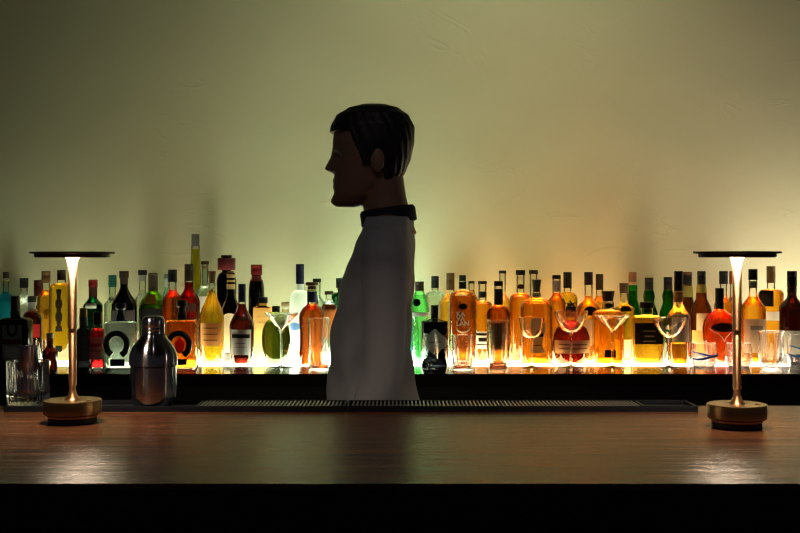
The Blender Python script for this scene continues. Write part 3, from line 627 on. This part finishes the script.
bt(733.5, RD + .005, 271, 8.4, 284, 7, 296, 17, 305, 'amber bottle with red cap half hidden by the lamp stem', cap=(.35, .05, .02), liq=ORA, fill=297, p='S', scatter=.25)
bt(753, RA, 269, 9, 280, 8, 293, 25, 310, 'orange bottle with black and grey capsule and large cream label', liq=ORA, fill=297, p='S', scatter=.3, foils=[(281, 288, (.25, .22, .17))], labels=[(318.5, 352, (.74, .64, .46), 1.05)], bands=[(325, 329, (.30, .25, .17), .5)])
bt(771, RB + .015, 266, 8.6, 283, 8, 289, 25, 297, 'broad shouldered bottle with gold brown capsule, orange with a painted dark reflection', cap=(.30, .20, .06), liq=ORA, fill=291, p=3, scatter=.3, bands=[(290, 306, (.02, .015, .01), .62, None, -.75), (311, 320, CREAM, 1.0)])  # black shoulder band paints a dark reflection; the bottle is orange
bt(792, RA, 271, 9.6, 287, 9, 295, 25, 309, 'dark brown bottle with black cap and cream label near the blue swirl tumbler', glass=(.16, .06, .03), liq=(.4, .12, .03), p='S', foils=[(288, 292, DBR)], labels=[(330, 353, (.74, .70, .55), 1.2)])

# ------------------------------------------------------------------ drinking glasses on the shelf front
dg = drink_glass_mat()
GG = 'drinking glasses along the shelf front'
def cup_profile(outer, th):
    """closed wall: outer bottom->rim then inner rim->bottom"""
    return outer
def stemmed(px, D, bowl, foot, stem, label, name, cat):
    """bowl: [(halfwidth px, y px)] from its bottom point up to the rim"""
    s = D / F; z = lambda y: PZ(y, D) - SHELF_Z
    t = thing(name, label, cat, (PX(px, D), D, SHELF_Z), GG)
    zb = z(bowl[0][1])
    bm = bmesh.new(); lathe(bm, [(foot * s * .98, 0), (foot * s, .0009), (foot * s * .96, .0018), (foot * s * .5, .0035), (stem * s * 1.6, .0065), (stem * s * 1.05, .012)], 48); link('foot', bm, dg, t)
    bm = bmesh.new(); lathe(bm, [(stem * s * 1.05, .012), (stem * s, .02), (stem * s, zb - .012), (stem * s * 1.5, zb - .003), (stem * s * 2.0, zb)], 24); link('stem', bm, dg, t)
    th = .0026
    out = [(max(r * s, stem * s * 2.0), z(y)) for r, y in bowl]
    inn = [(max(r * s - th, .0008), z(y) + (th * 1.2 if i < len(bowl) - 1 else 0)) for i, (r, y) in enumerate(bowl)]
    bm = bmesh.new(); lathe(bm, out + [(out[-1][0] - th * .5, out[-1][1] + .0005)] + inn[::-1], 48); link('bowl', bm, dg, t)
    return t
def tumbler(px, D, wall, base_t, label, name='tumbler', cat='drinking glass', th=.0034, swirl=None, facets=0):
    s = D / F; z = lambda y: PZ(y, D) - SHELF_Z
    t = thing(name, label, cat, (PX(px, D), D, SHELF_Z), GG)
    out = [(r * s, max(z(y), 0)) for r, y in wall]
    out = [(out[0][0] * .9, 0.0)] + [(r, max(zz, .002 * i + .002)) for i, (r, zz) in enumerate(out)]
    inn = [(r - th, zz) for r, zz in out[1:] if zz > base_t] 
    prof = out + [(out[-1][0] - th * .5, out[-1][1] + .0006)] + inn[::-1] + [(inn[0][0] * .85, base_t)]
    bm = bmesh.new(); lathe(bm, prof, 40); link('cup', bm, dg, t)
    if swirl:
        bm = bmesh.new(); pr = [q for q in out if q[1] > .002]
        a = []
        for i in range(25):
            th_ = -1.5 + 3.0 * i / 24; zz = out[-1][1] * (.42 + .07 * math.sin(th_ * 2.2))
            r = interp(pr, zz) + .0006; a.append((r * math.sin(th_), -r * math.cos(th_), zz))
        tube(bm, a, [.0006 + .0036 * math.sin(PI * i / 24) for i in range(25)], 8)
        b = []
        for i in range(25):
            th_ = -1.45 + 2.9 * i / 24; zz = out[-1][1] * (.58 - .07 * math.sin(th_ * 1.9 + .6))
            r = interp(pr, zz) + .0006; b.append((r * math.sin(th_), -r * math.cos(th_), zz))
        tube(bm, b, [.0005 + .0022 * math.sin(PI * i / 24) for i in range(25)], 8)
        o = link('colour_swirl', bm, liquid_mat(swirl, 1.7), t); o['label'] = 'blue swirl in the glass wall'
    return t
GD = 3.66
martini = lambda y0, y1, w: [(0.9, y0)] + [(w * k / 5, y0 + (y1 - y0) * k / 5) for k in range(1, 6)]
stemmed(281.5, GD, martini(331.5, 313, 17.5), 12.5, 1.1, 'clear martini glass in front of the green flask bottle', 'martini_glass', 'cocktail glass')
stemmed(612.5, GD, martini(332.5, 315, 18.5), 13, 1.1, 'clear martini glass in front of the thick stoppered square bottle', 'martini_glass', 'cocktail glass')
stemmed(571, GD, [(1, 333), (5, 332), (10, 328.5), (14, 322), (16.3, 315), (17, 311)], 13, 1.2, 'clear coupe glass in front of the horse stopper bottle', 'coupe_glass', 'cocktail glass')
stemmed(669.5, GD, [(1, 338), (4.5, 337), (10, 332.5), (14, 327), (16, 322), (16.6, 318)], 11, 1.1, 'clear coupe glass between the wide amber bottle and gold banded bottle', 'coupe_glass', 'cocktail glass')
stemmed(531.5, GD, [(1, 338), (6, 337), (9.6, 334), (11.2, 329), (12.2, 322), (12.8, 317.5)], 11.5, 1.1, 'small clear sour glass with deep bowl before the grey labelled bottle', 'sour_glass', 'cocktail glass')
stemmed(430, 3.60, [(1.4, 363), (5, 362), (7.5, 359), (8.6, 353), (8.4, 346), (7.2, 338), (6.6, 334)], 7.5, 1.5, 'small clear tasting glass in front of the silver diamond label', 'tasting_glass', 'drinking glass')
tumbler(318.5, 3.655, [(9.8, 366), (10.4, 355), (10.8, 318)], .012, 'straight clear tall tumbler in front of the orange brandy bottle', 'highball_glass')
tumbler(498, 3.655, [(9, 366), (9.4, 355), (11.5, 320)], .016, 'flared clear highball glass before the black necked bottle', 'highball_glass')
tumbler(462.5, 3.655, [(10, 366), (10.3, 355), (10.7, 335)], .010, 'clear whisky tumbler below the white lettering', 'whisky_tumbler')
tumbler(703.5, 3.675, [(10, 368), (13, 362), (13.6, 355), (12.8, 347), (12, 343)], .006, 'low round tumbler with a blue violet swirl', swirl=(.12, .22, .75))
tumbler(738.5, 3.675, [(10, 368), (13, 362), (13.6, 355), (12.8, 347), (12, 343)], .006, 'low round plain tumbler directly behind the lamp stem')
tumbler(801, 3.675, [(10, 368), (13, 361), (13.8, 352), (13, 340), (12.4, 334)], .006, 'round tumbler with a bright blue swirl, cut by the frame', swirl=(.05, .35, .85))
tumbler(771, 3.675, [(5.5, 369), (6, 366.5), (11, 362), (12.6, 355), (12.4, 344), (11.6, 336), (13, 331.5)], .018, 'barrel shaped clear tumbler on a short foot', 'footed_tumbler')

# ------------------------------------------------------------------ the person walking behind the bar
PD = 2.62
PXC = PX(375, PD)
def W(u, v, z): return Vector((PXC - u, PD - v, z))      # u forward (towards -X), v to the person's own left (towards the camera)
def loft(bm, levels, seg=40, disp=None):
    """levels: (z, front, back, halfwidth, vcentre)"""
    rings = []
    for (z, fr, bk, hw, vc) in levels:
        c, hd = (fr + bk) / 2, (fr - bk) / 2; ring = []
        for i in range(seg):
            th = 2 * PI * i / seg
            u = c + hd * math.copysign(abs(math.cos(th)) ** .9, math.cos(th)); v = vc + hw * math.copysign(abs(math.sin(th)) ** .9, math.sin(th))
            if disp: u, v = disp(u, v, z, th)
            ring.append(bm.verts.new(W(u, v, z)))
        rings.append(ring)
    for a, b in zip(rings, rings[1:]):
        for i in range(seg): bm.faces.new((a[i], a[(i + 1) % seg], b[(i + 1) % seg], b[i]))
    bm.faces.new(rings[0][::-1]); bm.faces.new(rings[-1])
def resample(keys, n):
    out = []
    for k in range(n):
        z = keys[0][0] + (keys[-1][0] - keys[0][0]) * k / (n - 1)
        for a, b in zip(keys, keys[1:]):
            if a[0] <= z <= b[0] + 1e-9:
                t = (z - a[0]) / (b[0] - a[0]); t2 = t * t * (3 - 2 * t) * .5 + t * .5
                out.append(tuple([z] + [a[j] + (b[j] - a[j]) * t2 for j in range(1, len(a))])); break
    return out
CH = 1.458; HU = .005
HEAD = [(0.0, .084, .035, .018, 0), (.012, .094, .010, .034, 0), (.03, .094, -.020, .048, 0), (.055, .091, -.050, .058, 0), (.085, .090, -.070, .065, 0), (.115, .089, -.082, .070, 0),
        (.15, .095, -.090, .0745, 0), (.18, .092, -.090, .0735, 0), (.205, .078, -.077, .064, 0), (.222, .052, -.055, .047, 0), (.231, .022, -.028, .022, 0), (.233, .004, -.01, .005, 0)]
HEADL = [(CH + z, f + HU, b + HU, h, v) for z, f, b, h, v in resample(HEAD, 64)]
g = lambda x, s: math.exp(-(x / s) ** 2)
def face(u, v, z, th):
    h = z - CH; front = max(0, math.cos(th)) ** 2
    if h < .145 and h > .075:
        t = min(1, max(0, (.140 - h) / .050)) * (1 if h > .088 else max(0, 1 - (.088 - h) / .010))
        u += .026 * t * g(v, .013 + .006 * t) * front
    u += front * (.005 * g(h - .062, .007) + .004 * g(h - .049, .007)) * g(v, .022)          # lips
    u -= front * .005 * g(h - .0555, .003) * g(v, .02)
    u += front * .006 * g(h - .012, .014) * g(v, .022)                                         # chin
    u -= front * .004 * g(h - .034, .008) * g(v, .025)
    u += front * .005 * g(h - .134, .008) * g(abs(v) - .028, .020)                              # brow
    u -= front * .011 * g(h - .117, .011) * g(abs(v) - .032, .013)                              # eye sockets
    return u, v
def limb(bm, pts, rs, seg=18):
    # denser path for smooth bends
    P = [W(*p) for p in pts]; Q, R = [], []
    for i in range(len(P) - 1):
        for k in range(6):
            t = k / 6; Q.append(P[i].lerp(P[i + 1], t)); R.append(rs[i] + (rs[i + 1] - rs[i]) * t)
    Q.append(P[-1]); R.append(rs[-1])
    for _ in range(2): Q = [Q[0]] + [(Q[i - 1] + Q[i] * 2 + Q[i + 1]) / 4 for i in range(1, len(Q) - 1)] + [Q[-1]]
    tube(bm, Q, R, seg)
def ball(bm, u, v, z, ru, rv, rz):
    m = Matrix.Translation(W(u, v, z)) @ Matrix.Diagonal((ru, rv, rz, 1))
    bmesh.ops.create_uvsphere(bm, u_segments=16, v_segments=10, radius=1.0, matrix=m)
TORSO = [(.80, .095, -.10, .155, 0), (.88, .10, -.115, .165, 0), (.97, .098, -.105, .160, 0), (1.06, .094, -.076, .143, 0), (1.15, .088, -.073, .143, 0), (1.24, .074, -.075, .155, 0), (1.31, .056, -.079, .162, 0), (1.37, .034, -.080, .155, 0), (1.405, .018, -.075, .118, 0), (1.43, .012, -.077, .075, 0), (1.445, .01, -.072, .057, 0)]
def grow(levels, d): return [(z, f + d, b - d, h + d, v) for z, f, b, h, v in levels]
ARM = {1: [(-.026, .150, 1.362), (-.026, .190, 1.335), (-.026, .215, 1.22), (-.026, .225, 1.09), (.015, .222, .985), (.055, .212, .895)],
       -1: [(-.032, -.150, 1.372), (-.038, -.195, 1.345), (-.030, -.225, 1.22), (-.020, -.235, 1.09), (.025, -.228, .99), (.075, -.205, .90)]}
ARM_R = [.048, .047, .041, .037, .034, .027]
LEG = {1: [(0, .085, .90), (.03, .09, .80), (.10, .09, .50), (.10, .092, .40), (.02, .09, .09)], -1: [(-.01, -.085, .90), (-.02, -.09, .80), (-.05, -.09, .50), (-.09, -.09, .40), (-.24, -.09, .12)]}
LEG_R = [.092, .088, .058, .055, .038]
def remeshed(bm, vox, smooth=4):
    me = bpy.data.meshes.new('tmp'); bmesh.ops.recalc_face_normals(bm, faces=bm.faces[:]); bm.to_mesh(me); bm.free()
    o = bpy.data.objects.new('tmp_solid', me); C.objects.link(o)
    r = o.modifiers.new('r', 'REMESH'); r.mode = 'VOXEL'; r.voxel_size = vox; r.use_smooth_shade = True
    s = o.modifiers.new('s', 'SMOOTH'); s.iterations = smooth; s.factor = .5
    res = bpy.data.meshes.new_from_object(o.evaluated_get(bpy.context.evaluated_depsgraph_get()))
    bpy.data.objects.remove(o)
    for p in res.polygons: p.use_smooth = True
    return res
person = thing('person', 'person in a grey shirt with black collar walking behind the bar, seen in profile', 'person', W(-.02, 0, 0))
INV = Matrix.Translation(-person.location)
def add_mesh(name, me, mat, loc=None):
    me.name = name; me.transform(INV); me.materials.clear(); me.materials.append(mat)
    o = bpy.data.objects.new(name, me); C.objects.link(o); o.parent = person
    return o
bm = bmesh.new()
loft(bm, HEADL, 56, face)
tube(bm, [W(-.012, 0, CH + .075), W(-.022, 0, CH + .02), W(-.030, 0, CH - .03), W(-.034, 0, CH - .07)], [.054, .052, .055, .066], 24)
loft(bm, resample(TORSO, 30))
for sgn in (1, -1):
    limb(bm, ARM[sgn], ARM_R); limb(bm, LEG[sgn], LEG_R)
    ball(bm, HU - .012, sgn * .073, CH + .105, .017, .008, .030)                                 # ear
    a = Vector(ARM[sgn][-2]); b = Vector(ARM[sgn][-1]); dr = (b - a).normalized()
    side = Vector((0, -sgn, 0)); pn = dr.cross(side).normalized()
    wr = b
    limb(bm, [tuple(wr - dr * .02), tuple(wr + dr * .03), tuple(wr + dr * .075)], [.026, .034, .032], 14)   # palm
    for k, (off, ln, r) in enumerate(((-.027, .066, .0085), (-.009, .076, .009), (.009, .071, .0087), (.026, .056, .008))):
        k0 = wr + dr * .070 + pn * off
        limb(bm, [tuple(k0), tuple(k0 + dr * ln * .45 + side * .006), tuple(k0 + dr * ln * .75 + side * .018), tuple(k0 + dr * ln * .92 + side * .032)], [r * 1.1, r, r * .9, r * .75], 10)
    th0 = wr + dr * .025 - pn * .026
    limb(bm, [tuple(th0), tuple(th0 + dr * .03 - pn * .02 + side * .01), tuple(th0 + dr * .06 - pn * .022 + side * .022)], [.013, .0105, .008], 10)
skin = pbr('skin', (0.30, 0.165, 0.11), 0.5, bump=.1, bscale=300)
add_mesh('body', remeshed(bm, .0036, 3), skin)
cloth = pbr('grey_cotton', (0.46, 0.45, 0.48), 0.85, bump=.25, bscale=500)
black_cloth = pbr('black_cotton', (0.012, 0.012, 0.013), 0.85, bump=.2, bscale=400)
bm = bmesh.new()
def folds(u, v, z, th):
    k = .004 * math.sin(z * 55 + 3 * math.sin(th * 2)) * (1 if z < 1.3 else .3) + .003 * math.sin(th * 7 + z * 12)
    return u + k * math.cos(th), v + k * math.sin(th)
loft(bm, [q for q in resample(grow(TORSO, .013), 60) if .90 < q[0] < 1.436], 64, folds)
for sgn in (1, -1): limb(bm, [p for p in ARM[sgn]][:-1] + [tuple(Vector(ARM[sgn][-2]).lerp(Vector(ARM[sgn][-1]), .85))], [.055, .054, .048, .045, .042, .036])
add_mesh('shirt', remeshed(bm, .006, 3), cloth)
bm = bmesh.new(); lathe(bm, [(.060, -.022), (.066, -.020), (.066, .010), (.062, .016), (.057, .014), (.056, -.018)], 40, closed=True)
o = link('collar', bm, black_cloth, person); o.location = W(-.031, 0, 1.440) - person.location; o.rotation_euler = (0, math.radians(-8), 0); o['label'] = 'black shirt collar'
bm = bmesh.new()
loft(bm, [q for q in resample(grow(TORSO, .008), 60) if q[0] < .99], 48)
for sgn in (1, -1): limb(bm, LEG[sgn], [r + .014 for r in LEG_R])
add_mesh('trousers', remeshed(bm, .008, 3), black_cloth)
# hair: thick shell over skull, lower at the back
bm = bmesh.new(); grid = []
NH = 144
hl = [(CH + z, f + HU, b + HU, h, v) for z, f, b, h, v in resample(HEAD, 180) if z > .045]
for (z, fr, bk, hw, vc) in hl:
    row = []
    for i in range(NH):
        th = 2 * PI * i / NH; c, hd = (fr + bk) / 2, (fr - bk) / 2
        k = .0075 + .0012 * math.sin(th * 24 + z * 120)
        u = c + (hd + k) * math.copysign(abs(math.cos(th)) ** .9, math.cos(th)); v = (hw + k * .8) * math.copysign(abs(math.sin(th)) ** .9, math.sin(th))
        row.append(bm.verts.new(W(u, v, z + (.010 if z > CH + .2 else .010 * max(0, (z - CH - .1) / .1)))))
    grid.append(row)
def hairline(th):
    f = math.cos(th)
    return CH + (.168 if f > .45 else .168 - (.45 - f) / .35 * .075 if f > .1 else .093 if f > -.25 else max(.052, .093 - (-.25 - f) * .09))
for k in range(len(grid) - 1):
    for i in range(NH):
        if hl[k][0] >= hairline(2 * PI * (i + .5) / NH): bm.faces.new((grid[k][i], grid[k][(i + 1) % NH], grid[k + 1][(i + 1) % NH], grid[k + 1][i]))
bm.faces.new(grid[-1]); bmesh.ops.delete(bm, geom=[v for v in bm.verts if not v.link_faces], context='VERTS')
me = bpy.data.meshes.new('hair'); bmesh.ops.recalc_face_normals(bm, faces=bm.faces[:]); bm.to_mesh(me); bm.free()
for p in me.polygons: p.use_smooth = True
o = add_mesh('hair', me, pbr('black_hair', (.008, .007, .006), .5, bump=.4, bscale=200, stretch=(1, 1, .2)))
md = o.modifiers.new('thick', 'SOLIDIFY'); md.thickness = .014; md.offset = -1
for sgn in (1, -1):
    bm = bmesh.new(); bmesh.ops.create_uvsphere(bm, u_segments=16, v_segments=10, radius=.0115)
    o = link('eye', bm, pbr('eye_white', (.35, .33, .31), .3), person); o.location = W(HU + .066, sgn * .031, CH + .117) - person.location
    bm = bmesh.new(); bmesh.ops.create_uvsphere(bm, u_segments=12, v_segments=8, radius=.0055)
    i = link('iris', bm, pbr('iris_brown', (.03, .015, .008), .2), o); i.location = (-.0075, 0, 0)
    # shoe
    ax, ay, az = LEG[sgn][-1]; zt = az - .09
    bm = bmesh.new()
    rings = []
    for uu, hw, ht in ((-.075, .022, .05), (-.06, .034, .075), (-.02, .036, .092), (.03, .038, .085), (.08, .045, .060), (.13, .046, .045), (.165, .036, .036), (.182, .015, .022)):
        rr = []
        for q in range(16):
            a = 2 * PI * q / 16; rr.append(bm.verts.new(W(ax + uu, ay + hw * math.cos(a), max(zt, zt + ht * (.5 + .62 * math.sin(a)) if math.sin(a) > -.8 else zt))))
        rings.append(rr)
    for a, b in zip(rings, rings[1:]):
        for q in range(16): bm.faces.new((a[q], a[(q + 1) % 16], b[(q + 1) % 16], b[q]))
    bm.faces.new(rings[0]); bm.faces.new(rings[-1][::-1])
    bmesh.ops.translate(bm, verts=bm.verts[:], vec=-person.location)
    link('shoe', bm, black_cloth, person)

# ------------------------------------------------------------------ room spotlight and an added fill on the person
def ceiling_spot(x, y, tx, ty, tz, energy, col, size, blend, label):
    t = thing('ceiling_spotlight', label, 'spotlight', (x, y, 2.93), 'ceiling spotlights above the bar')
    bm = bmesh.new(); lathe(bm, [(.045, .05), (.05, .051), (.05, .07), (.045, .07)], 32); link('mount', bm, rubber, t)
    d = (Vector((tx, ty, tz)) - Vector((x, y, 2.93))).normalized()
    rot = d.to_track_quat('-Z', 'Y')
    bm = bmesh.new(); lathe(bm, [(.040, -.03), (.044, -.03), (.044, .055), (.02, .06), (.018, .055), (.040, .04)], 32, closed=True)
    o = link('housing', bm, rubber, t); o.rotation_mode = 'QUATERNION'; o.rotation_quaternion = rot
    L = bpy.data.lights.new('spot', 'SPOT'); L.energy = energy; L.color = col; L.spot_size = size; L.spot_blend = blend; L.shadow_soft_size = .03
    lo = bpy.data.objects.new('bulb', L); C.objects.link(lo); lo.parent = t; lo.rotation_mode = 'QUATERNION'; lo.rotation_quaternion = rot; lo.location = d * .0
ceiling_spot(0.40, 2.80, 0.30, WALL_Y, 1.95, 38, (.95, .95, .64), math.radians(104), 1.0, 'black ceiling spotlight aimed at the plaster wall')
ceiling_spot(-0.1, 0.6, -0.06, PD, 1.05, 8, (1.0, .92, .86), math.radians(34), 1.0, 'added unseen fill spotlight aimed at the person behind the bar')  # unseen fill lamp, added to brighten the person's torso

w = bpy.data.worlds.new('World'); SC.world = w; w.use_nodes = True
w.node_tree.nodes['Background'].inputs[0].default_value = (.8, .85, 1.0, 1); w.node_tree.nodes['Background'].inputs[1].default_value = 0.02

# ------------------------------------------------------------------ camera
cam = bpy.data.cameras.new('camera'); co = bpy.data.objects.new('camera', cam); C.objects.link(co)
cam.sensor_width = 36.0; cam.lens = F / 800 * 36.0; cam.clip_start = .02
co.location = (0, 0, CAM_Z); co.rotation_euler = (PI / 2, 0, 0)
cam.shift_y = -(266.5 - YH) / 800.0
cam.dof.use_dof = True; cam.dof.focus_distance = 2.3; cam.dof.aperture_fstop = 22.0
SC.camera = co
SC.view_settings.view_transform = 'Standard'
try: SC.view_settings.look = 'None'
except Exception: pass
SC.view_settings.exposure = 0.0; SC.view_settings.gamma = 1.0; SC.view_settings.use_curve_mapping = False
cy = SC.cycles
cy.max_bounces = 16; cy.transmission_bounces = 16; cy.transparent_max_bounces = 48; cy.glossy_bounces = 6; cy.diffuse_bounces = 4
cy.caustics_refractive = True; cy.caustics_reflective = False; cy.sample_clamp_indirect = 6.0; cy.blur_glossy = 0.5
cy.use_denoising = True; cy.filter_width = 1.2
